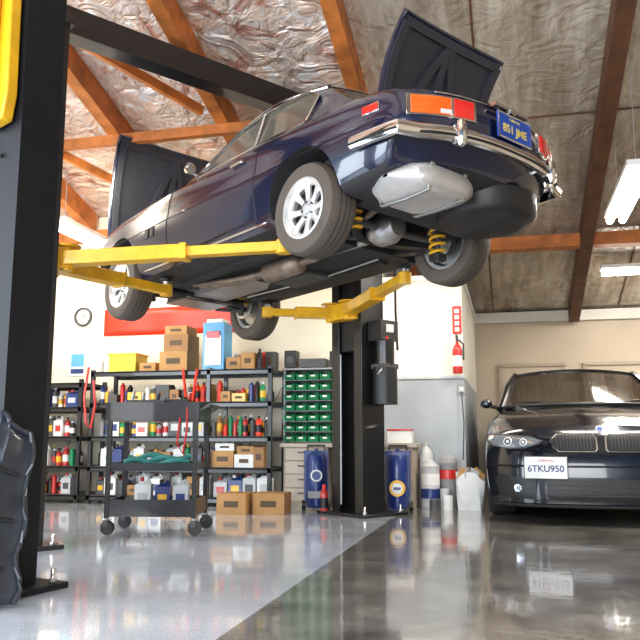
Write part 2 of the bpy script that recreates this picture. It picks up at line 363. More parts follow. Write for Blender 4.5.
def arc(a,c,bpt,n=12):
    a,c,bpt=Vector(a),Vector(c),Vector(bpt);ctrl=c*2-(a+bpt)/2
    return [a*(1-t)**2+ctrl*2*t*(1-t)+bpt*t*t for t in np.linspace(0,1,n)]
RH=-.055
wsb=arc((1.70,-.66,.92),(1.93,0,.94),(1.70,.66,.92));wst=arc((1.14,-.53,1.295+RH),(1.24,0,1.335+RH),(1.14,.53,1.295+RH))
rwb=arc((-.34,-.62,.90),(-.52,0,.91),(-.34,.62,.90));rwt=arc((.08,-.49,1.295+RH),(.02,0,1.33+RH),(.08,.49,1.295+RH))
b.grid([wsb,wst],glass);b.grid([rwb,rwt],glass)
for s in (1,-1):
    b.poly([(1.62,.68*s,.925),(1.12,.555*s,1.285+RH),(.7,.575*s,1.295+RH),(.22,.565*s,1.283+RH),(.02,.625*s,1.10),(.10,.685*s,.925)],glass)
b.done(car,recalc=False)
b=B("roof_and_pillars")
rows=[]
for t in np.linspace(0,1,12):
    rows.append([Vector((wst[j].x*(1-t)+rwt[j].x*t,(wst[j].y*(1-t)+rwt[j].y*t)*(1+.10*math.sin(math.pi*t)),wst[j].z*(1-t)+rwt[j].z*t+.035*math.sin(math.pi*t))) for j in range(12)])
b.grid(rows,navy)
for s in (1,-1):
    b.poly([(.22,.567*s,1.283+RH),(.02,.628*s,1.10),(.10,.69*s,.895),(-.36,.68*s,.88),(-.34,.62*s,.905),(.08,.49*s,1.297+RH)],navy)
    b.tube([(1.72,.675*s,.91),(1.14,.54*s,1.295+RH)],.018,chrome)
    b.tube([(r[-1 if s>0 else 0]) for r in rows],.02,navy)
    b.tube([(r[-1 if s>0 else 0])+Vector((0,.018*s,-.006)) for r in rows],.010,chrome)
    b.tube([(1.66,.69*s,.925),(.9,.70*s,.925),(.10,.695*s,.915)],.012,chrome)
    b.tube([(1.62,.685*s,.93),(1.12,.565*s,1.29+RH),(.7,.585*s,1.30+RH),(.22,.575*s,1.285+RH),(.02,.635*s,1.10),(.10,.695*s,.93)],.009,chrome)
    b.tube([(.72,.69*s,.93),(.74,.58*s,1.29+RH)],.012,chrome)
b.tube(wsb,.012,chrome);b.tube(rwb,.012,chrome);b.tube(rwt,.010,chrome)
b.grid([[p-Vector((0,0,.03)) for p in r] for r in rows],tan)
b.done(car,recalc=False)
b=B("seats")
for y in (-.33,.33):
    b.box((.95,y,.62),(.5,.48,.3),tan);b.box((.62,y,.93),(.14,.48,.55),tan,rot=(0,-.25,0));b.box((.55,y,1.13),(.09,.25,.14),tan,rot=(0,-.25,0))
b.box((-.02,0,.82),(.14,1.1,.35),tan,rot=(0,-.35,0))
b.lathe([(.17,-.01),(.19,0),(.17,.01)],(1.25,.33,.92),(-1,0,.35),black,24)
b.done(car,bevel=.03)
b=B("chrome_trim")
bz=.49
def tailpath(z,out):
    pts=[]
    for yy in np.linspace(-.72,.72,25):
        p=E9.end('t',yy,z);pts.append(Vector((p.x-out,p.y*(1+out*.6),z)))
    return pts
tp=tailpath(bz,.055)
side=[Vector((x,E9.side(x,(bz-.3)/(.84-.3)).y+.042,bz)) for x in (-.54,-.62,-.70,-.78,-.85,-.90)]
full=[Vector((p.x,-p.y,p.z)) for p in side]+tp[1:-1]+[p for p in reversed(side)]
sec=[(-.018,-.045),(.008,-.041),(.022,-.02),(.026,0),(.022,.02),(.008,.041),(-.018,.045)]
b.tube(full,0,chrome,sec=[(-x,y) for x,y in sec])
b.tube([p+Vector((-.014 if abs(p.y)<.68 else 0,.018*(1 if p.y>0 else -1),-.018)) for p in full],0,black,sec=[(-.012,-.007),(.012,-.007),(.012,.007),(-.012,.007)])
for s in (1,-1):
    p=E9.end('t',.46*s,bz);c=Vector((p.x-.085,.46*s,bz))
    b.lathe([(0,-.085),(.022,-.08),(.034,-.05),(.036,0),(.034,.05),(.022,.08),(0,.085)],c,(0,0,1),chrome,16)
    b.box(c+Vector((.03,0,0)),(.05,.05,.12),chrome)
fb=[]
for yy in np.linspace(-.78,.78,21):
    p=E9.end('n',yy*.95,.48);fb.append(Vector((p.x+.09,yy*1.04,.48)))
fb=[Vector((3.08,-.86,.48))]+fb+[Vector((3.08,.86,.48))]
b.tube(fb,0,chrome,sec=sec)
b.tube([E9.end('t',y,.77,.006) for y in np.linspace(-.55,.55,15)],.006,chrome)
for s in (1,-1):
    b.tube([E9.side(x,.07,s,.004) for x in np.linspace(.42,2.22,16)],.010,chrome)
    b.box(E9.side(.75,.80,s,.018),(.16,.02,.022),chrome)
b.done(car,bevel=.003)
b=B("panel_gaps")
for s in (1,-1):
    for x in (1.78,.52):
        b.tube([E9.side(x+(.0),f,s,.0005) for f in np.linspace(.12,.93,14)],.004,black,seg=6)
    b.tube([E9.side(x,.12,s,.0005) for x in np.linspace(.52,1.78,14)],.004,black,seg=6)
    b.tube([E9.side(x,.56,s,.002) for x in np.linspace(-.85,3.2,40) ],.003,navy2,seg=6)
    for k in range(2):
        b.box(E9.side(2.12-.09*k,.5,s,.002),(.06,.012,.09),black)
b.done(car)
b=B("tail_lamps")
zc=.66
def hd(pts,d):
    out=[];n=len(pts)
    for i,p in enumerate(pts):
        a=pts[max(0,i-1)];c=pts[min(n-1,i+1)];t=(c-a).normalized();nn=Vector((t.y,-t.x,0))
        if nn.x>0 and abs(p.y)<.7 or nn.y*p.y<0:nn=-nn
        out.append(p+nn*d)
    return out
for s in (1,-1):
    allp=[]
    for yy in np.linspace(.725,.32,20):
        p=E9.end('t',yy*s,zc,.0);allp.append(Vector((p.x,p.y,zc)))
    sq=lambda h,t:[(-t,-h),(t,-h),(t,h),(-t,h)]
    b.tube(hd(allp,.004),0,chrome,sec=sq(.066,.014))
    q=hd(allp,.012)
    b.tube(q[1:12],0,orl,sec=sq(.055,.014))
    b.tube(q[12:-1],0,redl,sec=sq(.055,.014))
    b.tube([p+Vector((-.006,0,-.036)) for p in q[8:12]],0,white,sec=sq(.014,.013))
    b.tube([q[11]+Vector((-.012,0,-.055)),q[11]+Vector((-.012,0,.055))],.005,chrome)
    for dz in (-.018,.018):b.tube([p+Vector((-.003,0,dz)) for p in q[1:12]],0,orl,sec=sq(.003,.016))
    b.box(E9.side(-.66,.72,s,.006),(.12,.018,.045),redl,rot=(0,0,.10*s));b.box(E9.side(-.66,.72,s,.001),(.135,.015,.058),chrome,rot=(0,0,.10*s))
b.done(car,bevel=.003)
b=B("rear_plate");px=E9.end('t',0,.62).x;pz=.63
b.box((px-.025,0,pz),(.012,.335,.165),bluep);b.tube([(px-.033,y,z) for y,z in ((-.165,pz-.08),(.165,pz-.08),(.165,pz+.08),(-.165,pz+.08))],.006,chrome,closed=True)
b.box((px-.01,0,pz),(.03,.2,.1),black)
b.cyl((px+.0,.0,.755),(px-.03,0,.755),.028,chrome);b.box((px-.0,0,.765),(.04,.34,.02),chrome)
b.done(car)
text("plate_text","851 JME",.075,yeltx,basis((0,-1,0),(0,0,1),(-1,0,0),(px-.033,0,pz-.014)),car)
text("plate_state","California",.028,yeltx,basis((0,-1,0),(0,0,1),(-1,0,0),(px-.033,0,pz+.055)),car,off=0)
def lid(name,hx,hz,w0,w1,L,ang,fwd,parent):
    e=B(name);d=Vector((-math.cos(ang),0,math.sin(ang)));n=Vector((math.sin(ang),0,math.cos(ang)))
    h=Vector((hx,0,hz))
    def P(y,t,o=0):return h+d*(t*L)+Vector((0,y*(w0+(w1-w0)*t)/2,0))+n*(o+.05*math.sin(math.pi*min(1,max(0,t)))*1.0)
    ys=np.linspace(-1,1,13);ts=np.linspace(0,1,12)
    top=[[P(y,t,.02-.03*y*y) for y in ys] for t in ts];bot=[[P(y,t,-.0-.03*y*y) for y in ys] for t in ts]
    e.grid(top,navy);e.grid(bot,lidin)
    rim=[(y,0) for y in ys]+[(1,t) for t in ts[1:]]+[(y,1) for y in ys[::-1][1:]]+[(-1,t) for t in ts[::-1][1:-1]]
    e.tube([P(y,t,.01-.03*y*y) for y,t in rim],.018,navy,closed=True)
    def rib(a,c):
        e.tube([P(a[0]+(c[0]-a[0])*k,a[1]+(c[1]-a[1])*k,-.012-.03*(a[0]+(c[0]-a[0])*k)**2) for k in np.linspace(0,1,8)],0,lidin,sec=[(-.03,-.014),(.03,-.014),(.03,.014),(-.03,.014)],up=n)
    for a,c in (((-.92,.06),(.92,.06)),((-.92,.92),(.92,.92)),((-.93,.06),(-.93,.92)),((.93,.06),(.93,.92)),((-.5,.06),(0,.92)),((.5,.06),(0,.92)),((0,.06),(0,.92))):rib(a,c)
    for y in (-.7,.7):
        e.tube([P(y,.1,-.02),P(y,0,-.06)+Vector((.03 if fwd>0 else -.03,0,-.05))],.012,black)
    return e.done(parent,ang=40)
lid("trunk_lid",-.42,.905,1.02,1.02,.62,math.radians(66),1,car)
lid("hood_panel",3.33,.83,1.30,1.36,1.06,math.radians(80),-1,car)
b=B("underbody_parts")
tk=[]
for u,(sx,sz_,zz) in zip(np.linspace(0,1,9),((.02,.01,.27),(.20,.07,.265),(.235,.095,.262),(.24,.10,.26),(.24,.10,.26),(.24,.10,.26),(.235,.095,.262),(.20,.07,.265),(.02,.01,.27))):
    y=.06+.66*u;tk.append([Vector((-.70+sx*math.copysign(abs(math.cos(a))**.6,math.cos(a)),y,zz+sz_*math.copysign(abs(math.sin(a))**.6,math.sin(a)))) for a in np.linspace(0,2*math.pi,25)])
b.grid(tk,silver)
for y in (.25,.55):b.tube([(-.46,y,.30),(-.5,y,.165),(-.7,y,.155),(-.9,y,.165),(-.93,y,.33)],0,steel,sec=[(-.015,-.003),(.015,-.003),(.015,.003),(-.015,.003)])
b.lathe([(0,0),(.22,.005),(.30,.03),(.335,.07),(.34,.2)],(-.66,-.30,.155),(0,0,1),black,40)
b.tube([(2.2,.22,.20),(1.6,.2,.13),(1.2,.18,.13),(.6,.18,.13),(.2,.22,.24),(-.2,.25,.34),(-.45,.2,.3)],.03,rust,10)
b.lathe([(0,0),(.05,.02),(.085,.07),(.085,.45),(.05,.5),(0,.52)],(.75,.18,.13),(1,0,0),rust,18)
b.tube([(2.2,.30,.20),(1.6,.27,.13),(1.25,.2,.13)],.024,rust,10)
b.tube([(2.1,0,.24),(.2,0,.22)],.035,steel,12)
b.box((2.05,0,.22),(.7,.34,.16),steel,taper=1.2);b.box((2.6,0,.22),(.4,.5,.2),steel,taper=.8)
b.lathe([(0,-.14),(.08,-.13),(.12,-.05),(.12,.06),(.07,.14),(0,.15)],(.02,0,.26),(1,0,0),steel,18)
b.tube([(.2,-.5,.26),(.2,0,.22),(.2,.5,.26)],.035,black,10)
for s in (1,-1):
    wz=.235 if s>0 else .27
    b.tube([(.0,.12*s,.25),(0,.62*s,wz)],.026,dgrey,10)
    b.beam((.42,.35*s,.22),(0,.58*s,wz-.03),.09,.06,black);b.beam((.25,.1*s,.24),(.02,.55*s,wz-.04),.08,.05,black)
    b.lathe([(0,-.02),(.12,-.02),(.12,.0),(0,.0)],(0,.57*s,wz),(0,s,0),steel,28)
    b.box((-.10,.55*s,wz+.04),(.09,.06,.13),dgrey)
    t=[(-.10+.055*math.cos(a),.43*s+.055*math.sin(a),.12+.34*a/(12*math.pi)) for a in np.linspace(0,12*math.pi,120)]
    b.tube(t,.012,yspr,6);b.cyl((-.10,.43*s,.07),(-.10,.43*s,.46),.022,dgrey);b.cyl((-.10,.43*s,.08),(-.10,.43*s,.12),.065,black)
    t=[(2.6+.055*math.cos(a),.50*s+.055*math.sin(a),.16+.24*a/(8*math.pi)) for a in np.linspace(0,8*math.pi,80)]
    b.tube(t,.011,yspr,6);b.cyl((2.6,.50*s,.08),(2.6,.50*s,.42),.03,dgrey)
    b.beam((2.6,.18*s,.17),(2.62,.62*s,.14),.07,.04,black);b.tube([(2.85,.35*s,.16),(2.62,.6*s,.13)],.018,dgrey)
    b.lathe([(0,-.02),(.13,-.02),(.13,.0),(0,.0)],(2.66,.58*s,.19),(0,s,0),steel,28)
b.tube([(2.45,-.4,.16),(2.42,0,.15),(2.45,.4,.16)],.04,black,10)
for y in (-.42,.42):b.beam((.45,y,.185),(2.25,y,.185),.09,.05,underc)
b.box((1.3,-.25,.17),(.5,.25,.03),dgrey)
b.tube([(2.2,-.3,.17),(1.2,-.35,.165),(.4,-.3,.17)],.008,steel,6)
b.done(car,ang=40,bevel=0)
b=B("door_mirror")
b.tube([(1.50,.70,.92),(1.51,.76,.95)],.01,chrome);b.lathe([(0,-.03),(.04,-.02),(.052,.02),(0,.025)],(1.51,.79,.975),(-1,0,0),chrome,18)
b.done(car)
b=B("front_face")
for s in (1,-1):
    for y in (.42,.60):
        p=E9.end('n',y*s,.62);b.lathe([(0,.0),(.07,.0),(.085,.02),(.085,-.04)],p,(1,0,0),chrome,20)
for y in np.linspace(-.3,.3,13):
    p=E9.end('n',y,.62,.005);b.box(p,(.02,.008,.14),chrome)
b.done(car)
# ================================================================= LIFT
lift=empty("two_post_lift",(-.818,5.381,0),(0,0,math.radians(144)))
def column(name,x,y,sg,parent,H=3.88,w=.40,d=.30,cz=2.02,carmat=None,slit=False,bm_=None):
    bm_=bm_ or blackg
    b=B(name)
    b.box((x,y+sg*(d/2-.01),H/2),(w,.02,H),bm_)
    for k in (-1,1):
        b.box((x+k*(w/2-.01),y,H/2),(.02,d,H),bm_)
        b.box((x+k*(w/2-.06),y-sg*(d/2-.01),H/2),(.10,.02,H),bm_)
    b.box((x,y+sg*.05,.012+.003),(w+.24,d+.30,.03),bm_)
    for k in (-1,1):
        for q in (-1,1):
            p=(x+k*(w/2+.07),y+sg*.05+q*(d/2+.09),.03);b.cyl(p,(p[0],p[1],.05),.022,steel,seg=6);b.cyl(p,(p[0],p[1],.10),.012,chrome,seg=8)
    b.box((x,y,cz-.05),(w-.07,d-.07,.75),carmat or black)
    b.tube([(x+.05,y,cz),(x+.05,y,H-.05)],.010,steel,6)
    if slit:
        b.tube([(x+w/2-.14,y-sg*(d/2+.004),.1),(x+w/2-.14,y-sg*(d/2+.004),cz-.45)],.009,lgrey,6)
        b.tube([(x-.02,y+.02,.05),(x-.02,y+.02,cz-.4)],.014,lgrey,8)
    b.box((x,y,H-.03),(w+.06,d+.06,.06),bm_)
    return b.done(parent,bevel=.004)
column("column_left",1.71,1.98,1,lift);column("column_right",1.83,-1.40,-1,lift,w=.44,slit=True)
b=B("overhead_beam");b.beam((1.73,2.1,3.95),(1.80,-1.6,3.95),.18,.22,blackg);b.done(lift,bevel=.005)
b=B("hydraulic_hose");b.tube([(1.52,-1.57,3.8),(1.49,-1.61,3.0),(1.49,-1.61,2.0),(1.47,-1.61,1.6)],.012,black);b.done(lift)
b=B("power_unit")
X=1.51
b.box((X,-1.45,1.78),(.18,.24,.20),black);b.cyl((X-.02,-1.45,1.44),(X-.02,-1.45,1.70),.095,blackg);b.cyl((X-.02,-1.45,1.06),(X-.02,-1.45,1.42),.12,black)
b.box((X-.02,-1.45,1.43),(.18,.2,.05),dgrey);b.box((X-.095,-1.45,1.80),(.01,.1,.08),white);b.tube([(X-.06,-1.37,1.44),(X-.12,-1.30,1.39),(X-.12,-1.25,1.34)],.01,steel);b.cyl((X-.12,-1.37,1.70),(X-.14,-1.37,1.70),.018,red)
b.done(lift,bevel=.006)
def arms(name,cx,cy,sg,tips,zs,z0):
    b=B(name)
    b.box((cx,cy-sg*.20,z0),(.34,.16,.16),yellow)
    for (tx,ty),zt in zip(tips,zs):
        k=1 if tx>cx else -1
        p0=Vector((cx+k*.13,cy-sg*.24,z0));p1=Vector((tx,ty,zt-.10));m=p0.lerp(p1,.55)
        b.cyl(p0-Vector((0,0,.09)),p0+Vector((0,0,.11)),.045,yellow)
        b.beam(p0,m,.13,.10,yellow);b.beam(m-(p1-p0)*.03,p1,.095,.07,yellow);b.beam(m-(p1-p0)*.01,m+(p1-p0)*.02,.145,.115,yellow)
        b.cyl(p1-Vector((0,0,.05)),p1+Vector((0,0,.05)),.055,yellow)
        b.cyl(p1+Vector((0,0,.04)),(p1.x,p1.y,zt-.02),.03,steel);b.cyl((p1.x,p1.y,zt-.022),(p1.x,p1.y,zt),.055,black)
        b.lathe([(.05,0),(.10,0),(.10,.015),(.05,.015)],p0+Vector((0,0,.085)),(0,0,1),yellow,16)
        b.beam(p0.lerp(p1,.1)+Vector((0,0,.055)),p0.lerp(p1,.5)+Vector((0,0,.055)),.03,.02,yellow)
    return b.done(lift,bevel=.004)
arms("arms_left",1.71,1.98,1,[(.40,.64),(2.12,.62)],[2.185,2.125],2.04)
arms("arms_right",1.83,-1.40,-1,[(.42,-.62),(2.28,-.60)],[2.13,2.078],1.98)
l2=empty("two_post_lift",(-2.53,3.46,0),(0,0,math.radians(-14)))
column("column",0,0,-1,l2,H=4.3,w=.34,d=.26,cz=3.0,carmat=black,bm_=blackm)
b=B("carriage_yellow")
b.poly([(-.13,-.22,2.37),(.0,-.22,2.33),(.13,-.22,2.36),(.155,-.22,2.5),(.14,-.22,3.3),(-.22,-.22,3.3),(-.22,-.22,2.5)],yellow,(0,.07,0))
b.box((.04,-.25,2.88),(.08,.05,.9),yellow);b.cyl((.02,-.28,2.44),(.02,-.14,2.44),.05,yellow)
b.done(l2,bevel=.01)
b=B("column_fittings");b.box((-.21,-.12,1.8),(.12,.06,3.4),blackm);b.tube([(-.05,-.15,.2),(-.05,-.15,2.3)],.012,shield)
for z in (.9,2.2):b.cyl((.03,-.14,z),(.03,-.155,z),.014,steel)
b.done(l2)
b=B("plastic_splash_shield")
rows=[]
for t in np.linspace(0,1,16):
    r=[]
    for u in np.linspace(0,1,14):
        wl=.34*(1-.45*t)+.03*math.sin(t*17);x=(u-.5)*wl+.04*t
        y=.22*(t)+.06*math.cos(u*math.pi*2)+.015*math.sin(t*22)+(.03 if (u>.4 and u<.6) else 0);z=.02+t*.80+.05*math.sin(u*5)*t
        r.append(Vector((x,y,z)))
    rows.append(r)
b.grid(rows,shield)
b.tube([r[0] for r in rows],.012,shield);b.tube([r[-1] for r in rows],.012,shield);b.tube(rows[-1],.012,shield)
for t in (3,7,11):b.tube([p+Vector((0,-.01,0)) for p in rows[t][2:-2]],.01,black)
b.done(None,loc=(-2.31,3.02,0),rot=(0,0,.25),solid=.008)
# ================================================================= SEDAN
sed=empty("parked_sedan_car",(.76,11.12,0),(0,0,math.radians(-90)),1.08)
profm=[(0,0),(.5,0),(.84,0),(.91,.02),(.955,.08),(.98,.2),(.99,.34),(1,.5),(.998,.64),(.985,.76),(.965,.85),(.93,.91),(.86,.955),(.7,.985),(.45,1.005),(.2,1.02),(0,1.02)]
t0=smooth_interp([(-.1,.05),(0,.04),(.5,0),(1.1,.03)])
n0=smooth_interp([(-.1,.02),(0,.02),(.2,.0),(.45,.0),(.62,.02),(.8,.06),(.93,.11),(1.0,.17),(1.05,.21)])
M5=Body([(-1.1,.86),(-.6,.90),(0,.92),(1.5,.925),(2.9,.93),(3.35,.93),(3.74,.915)],
 [(-1.1,.25),(-.6,.2),(1,.18),(3,.18),(3.4,.13),(3.74,.13)],
 [(-1.1,1.0),(-.8,1.02),(0,1.0),(1.9,.99),(2.4,.965),(2.9,.915),(3.3,.86),(3.55,.81),(3.74,.775)],profm,(.5,.25,3,t0),(.9,.34,3.6,n0))
M5.build("body_shell",navy2,underc,[('cyl',(0,.9,.34),(.37,.5)),('cyl',(0,-.9,.34),(.37,.5)),('cyl',(2.89,.9,.34),(.37,.5)),('cyl',(2.89,-.9,.34),(.37,.5))],sed)
for n,x,s in (("wheel_fl",2.89,1),("wheel_fr",2.89,-1),("wheel_rl",0,1),("wheel_rr",0,-1)):
    wheel(n,sed,(x,.80*s,.333),s,.333,.24,.24,10,rubber2,(.02,.03))
b=B("cabin_glass")
wb=arc((1.95,-.78,1.0),(2.28,0,1.02),(1.95,.78,1.0),15);wt=arc((1.22,-.62,1.38),(1.40,0,1.415),(1.22,.62,1.38),15)
rb=arc((-.55,-.72,1.01),(-.75,0,1.03),(-.55,.72,1.01),15);rt=arc((.0,-.56,1.38),(-.08,0,1.42),(.0,.56,1.38),15)
b.grid([wb,wt],wglass);b.grid([rb,rt],wglass)
for s in (1,-1):b.poly([(1.85,.80*s,1.0),(1.2,.645*s,1.37),(.6,.65*s,1.40),(.02,.59*s,1.37),(-.48,.74*s,1.01)],wglass)
b.done(sed,recalc=False)
b=B("roof_and_pillars")
rows=[[Vector((wt[j].x*(1-t)+rt[j].x*t,(wt[j].y*(1-t)+rt[j].y*t)*(1+.07*math.sin(math.pi*t)),wt[j].z*(1-t)+rt[j].z*t+.03*math.sin(math.pi*t))) for j in range(15)] for t in np.linspace(0,1,10)]
b.grid(rows,navy2)
for s in (1,-1):
    b.tube([(2.02,.805*s,.98),(1.6,.73*s,1.22),(1.21,.63*s,1.385)],.035,navy2);b.tube([(-.55,.75*s,.99),(-.02,.58*s,1.38)],.05,navy2);b.tube([(.7,.80*s,1.0),(.7,.66*s,1.39)],.03,black)
    b.tube([r[-1 if s>0 else 0] for r in rows],.03,navy2)
    b.tube([(1.95,.82*s,1.0),(.6,.83*s,1.0),(-.5,.78*s,1.0)],.012,chrome)
b.tube(wt,.02,navy2);b.tube(wb,.018,black)
b.tube([(2.2,-.1,1.03),(2.06,-.62,1.06)],.01,black);b.tube([(2.2,.15,1.03),(2.02,.62,1.06)],.01,black)
b.done(sed,recalc=False)
b=B("interior")
b.box((1.9,0,.98),(.4,1.3,.06),black)
for y in (-.36,.36):b.box((.9,y,.95),(.15,.5,.6),tan);b.box((.88,y,1.26),(.1,.28,.16),tan)
b.lathe([(.17,-.012),(.19,0),(.17,.012)],(1.5,.36,1.03),(-1,0,.4),black,24)
b.box((1.72,.22,1.13),(.03,.18,.22),white,rot=(0,-.6,0));b.cyl((1.36,0,1.34),(1.36,0,1.38),.01,black);b.box((1.36,0,1.33),(.03,.2,.06),black)
b.done(sed,bevel=.02)
def patch(b,outline,mat,out,body=M5,depth=.02):
    pts=[];n=len(outline)
    for i in range(n):
        a=outline[i];c=outline[(i+1)%n]
        for k in range(4):t=k/4;pts.append((a[0]+(c[0]-a[0])*t,a[1]+(c[1]-a[1])*t))
    cy=sum(p[0] for p in pts)/len(pts);cz=sum(p[1] for p in pts)/len(pts);vs=[];m=len(pts);R=5
    for r in range(1,R+1):
        for p in pts:
            y=cy+(p[0]-cy)*r/R;z=cz+(p[1]-cz)*r/R;vs.append(body.end('n',y,z,out))
    base=[body.end('n',p[0],p[1],-depth) for p in pts];c0=body.end('n',cy,cz,out)
    V=vs+base+[c0];fs=[]
    for r in range(R):
        for i in range(m):fs.append((r*m+i,r*m+(i+1)%m,(r+1)*m+(i+1)%m,(r+1)*m+i))
    for i in range(m):fs.append((R*m+m,i,(i+1)%m))
    b.add(V,fs,mat)
def rrect(y0,y1,z0,z1,r=.02,n=4):
    o=[]
    for cx,cz,a in ((y1-r,z1-r,0),(y0+r,z1-r,90),(y0+r,z0+r,180),(y1-r,z0+r,270)):
        for k in range(n+1):t=math.radians(a+90*k/n);o.append((cx+r*math.cos(t),cz+r*math.sin(t)))
    return o
b=B("front_details")
patch(b,rrect(-.44,.44,.19,.36,.04),black,.004)
for s in (1,-1):
    patch(b,[(s*y,z) for y,z in ((.52,.19),(.80,.21),(.85,.34),(.80,.39),(.52,.35))],black,.004)
    patch(b,[(s*y,z) for y,z in ((.05,.575),(.33,.575),(.385,.62),(.395,.67),(.345,.72),(.06,.73),(.03,.69),(.03,.595))],chrome,.010)
    patch(b,[(s*y,z) for y,z in ((.058,.583),(.327,.583),(.376,.623),(.385,.668),(.34,.712),(.064,.722),(.040,.688),(.040,.60))],black,.015)
    for k in range(11):
        y=.08+.026*k;patch(b,[(s*(y-.002),.595),(s*(y+.002),.595),(s*(y+.002),.708),(s*(y-.002),.708)],dgrey,.019)
    hl=[(.45,.665),(.48,.635),(.60,.60),(.74,.595),(.86,.62),(.91,.665),(.905,.715),(.87,.725),(.72,.715),(.54,.70)]
    patch(b,[(s*y,z) for y,z in hl],dgrey,.006)
    hl2=[(.468,.665),(.50,.642),(.605,.610),(.735,.605),(.85,.628),(.895,.67),(.89,.705),(.86,.714),(.72,.704),(.55,.69)]
    patch(b,[(s*y,z) for y,z in hl2],lens,.010)
    for y,rr,zz in ((.605,.026,.652),(.73,.032,.656)):
        p=M5.end('n',y*s,zz,.014);nrm=Vector((1,.35*s,.1))
        b.lathe([(0,.004),(rr,.006)],p,nrm,dgrey,20);b.lathe([(rr-.002,.0),(rr+.003,.008),(rr,.011),(rr-.002,.0)],p,nrm,halo,24);b.lathe([(0,.012),(.013,.008)],p,nrm,wtx,12)
    p=M5.end('n',.66*s,.28,.006);b.lathe([(0,.010),(.03,.006),(.034,0)],p,(1,.3*s,0),lens,16)
    b.tube([(1.78,.80*s,1.0),(1.78,.90*s,1.02)],.02,navy2)
    b.lathe([(0,-.05),(.04,-.045),(.062,-.015),(.065,.02),(.05,.06),(0,.085)],(1.75,.95*s,1.05),(1,0,0),navy2,20,sy=.8)
    b.tube([M5.pt(x,f*s,1.003) for x,f in ((3.5,.40),(3.2,.46),(2.8,.53),(2.3,.62))],.006,navy2)
for z in (.23,.27,.31):b.tube([M5.end('n',y,z,.008) for y in np.linspace(-.42,.42,13)],.005,dgrey)
b.tube([M5.end('n',y,.46,.006) for y in np.linspace(-.86,.86,31)],.008,navy2)
b.tube([M5.end('n',y,.145,.02) for y in np.linspace(-.86,.86,31)],.014,black)
p=M5.end('n',0,.75,.02);b.lathe([(0,.008),(.026,.006),(.031,0)],p+Vector((-.02,0,.010)),(1,0,.7),lgrey,24);b.lathe([(0,.010),(.020,.008)],p+Vector((-.02,0,.010)),(1,0,.7),bluep,16)
yp=-.44;p=M5.end('n',yp,.45,.05)
A=math.radians(-8)
b.box(p,(.012,.33,.17),wtx,rot=(0,0,A));b.box(p-Vector((.012,0,0)),(.012,.345,.185),black,rot=(0,0,A))
b.done(sed,ang=40)
nx=Vector((math.cos(A),math.sin(A),0));ty=Vector((-math.sin(A),math.cos(A),0))
q=p+nx*.0085
text("plate_text","6TKU950",.072,plblue,basis(ty,(0,0,1),nx,q-Vector((0,0,.01))),sed)
text("plate_state","California",.030,red,basis(ty,(0,0,1),nx,q+Vector((0,0,.058))),sed,off=0)
# ================================================================= SHELVING
def rack(name,x0,x1,y0,y1,levels,top,ups):
    b=B(name)
    for x in ups:
        for y in (y0+.02,y1-.02):b.box((x,y,top/2),(.045,.04,top),blackg)
    for z in levels:
        b.box(((x0+x1)/2,(y0+y1)/2,z-.012),(x1-x0,y1-y0,.02),dgrey)
        for y in (y0+.01,y1-.01):b.box(((x0+x1)/2,y,z-.032),(x1-x0,.02,.055),blackg)
    for k in range(len(ups)-1):
        b.beam((ups[k],y1-.01,.15),(ups[k+1],y1-.01,top-.15),.02,.004,blackg)
    return b.done(bevel=.002)
lv=[.10,.42,.76,1.14,1.50]
rack("storage_shelf",-4.72,-2.52,8.04,8.62,lv,1.52,[-4.70,-3.26,-2.54])
rack("storage_shelf",-5.75,-4.82,8.04,8.62,[.10,.42,.76,1.10,1.38],1.42,[-5.72,-4.85])
cols=[red,white,blue,yellow,black,dgrey,lgrey,orange,green,white,dgrey,black,grey,cardd]
cc=[black,white,red,yellow,white]
def bottle(b,x,y,z,h,r,m,c):
    b.lathe([(0,0),(r,0),(r,h*.7),(r*.75,h*.8),(r*.38,h*.86),(r*.38,h*.88)],(x,y,z),(0,0,1),m,12)
    b.lathe([(r*.42,h*.87),(r*.42,h),(0,h)],(x,y,z),(0,0,1),c,10)
    b.lathe([(r*1.02,h*.2),(r*1.02,h*.55)],(x,y,z),(0,0,1),random.choice([white,yellow,white,red,black]),12)
def can(b,x,y,z,h,r,m):
    b.lathe([(0,0),(r,0),(r,h*.86),(r*.8,h*.9),(r*.5,h*.91),(r*.5,h),(0,h)],(x,y,z),(0,0,1),m,12)
def jug(b,x,y,z,w,h,m,c=None):
    b.box((x,y,z+h*.39),(w,w*.7,h*.78),m);b.box((x,y,z+h*.82),(w*.8,w*.55,h*.1),m,taper=.5);b.cyl((x-w*.15,y,z+h*.86),(x-w*.15,y,z+h),w*.14,c or random.choice([red,black,white]),seg=10)
    b.tube([(x+w*.1,y,z+h*.84),(x+w*.25,y,z+h*.97),(x+w*.42,y,z+h*.75)],.012,m,6)
    b.box((x,y-w*.355,z+h*.38),(w*.6,.004,h*.3),random.choice([dgrey,blue,yellow,lgrey,red]))
def cbox(b,x,y,z,w,d,h,m=card,rot=0):
    b.box((x,y,z+h/2),(w,d,h),m,rot=(0,0,rot));b.box((x,y,z+h+.001),(w*.98,.05,.003),cardd,rot=(0,0,rot))
    c,s_=math.cos(rot),math.sin(rot);b.box((x+s_*d/2,y-c*(d/2+.001),z+h*.5),(w*.5,.003,h*.3),tape,rot=(0,0,rot))
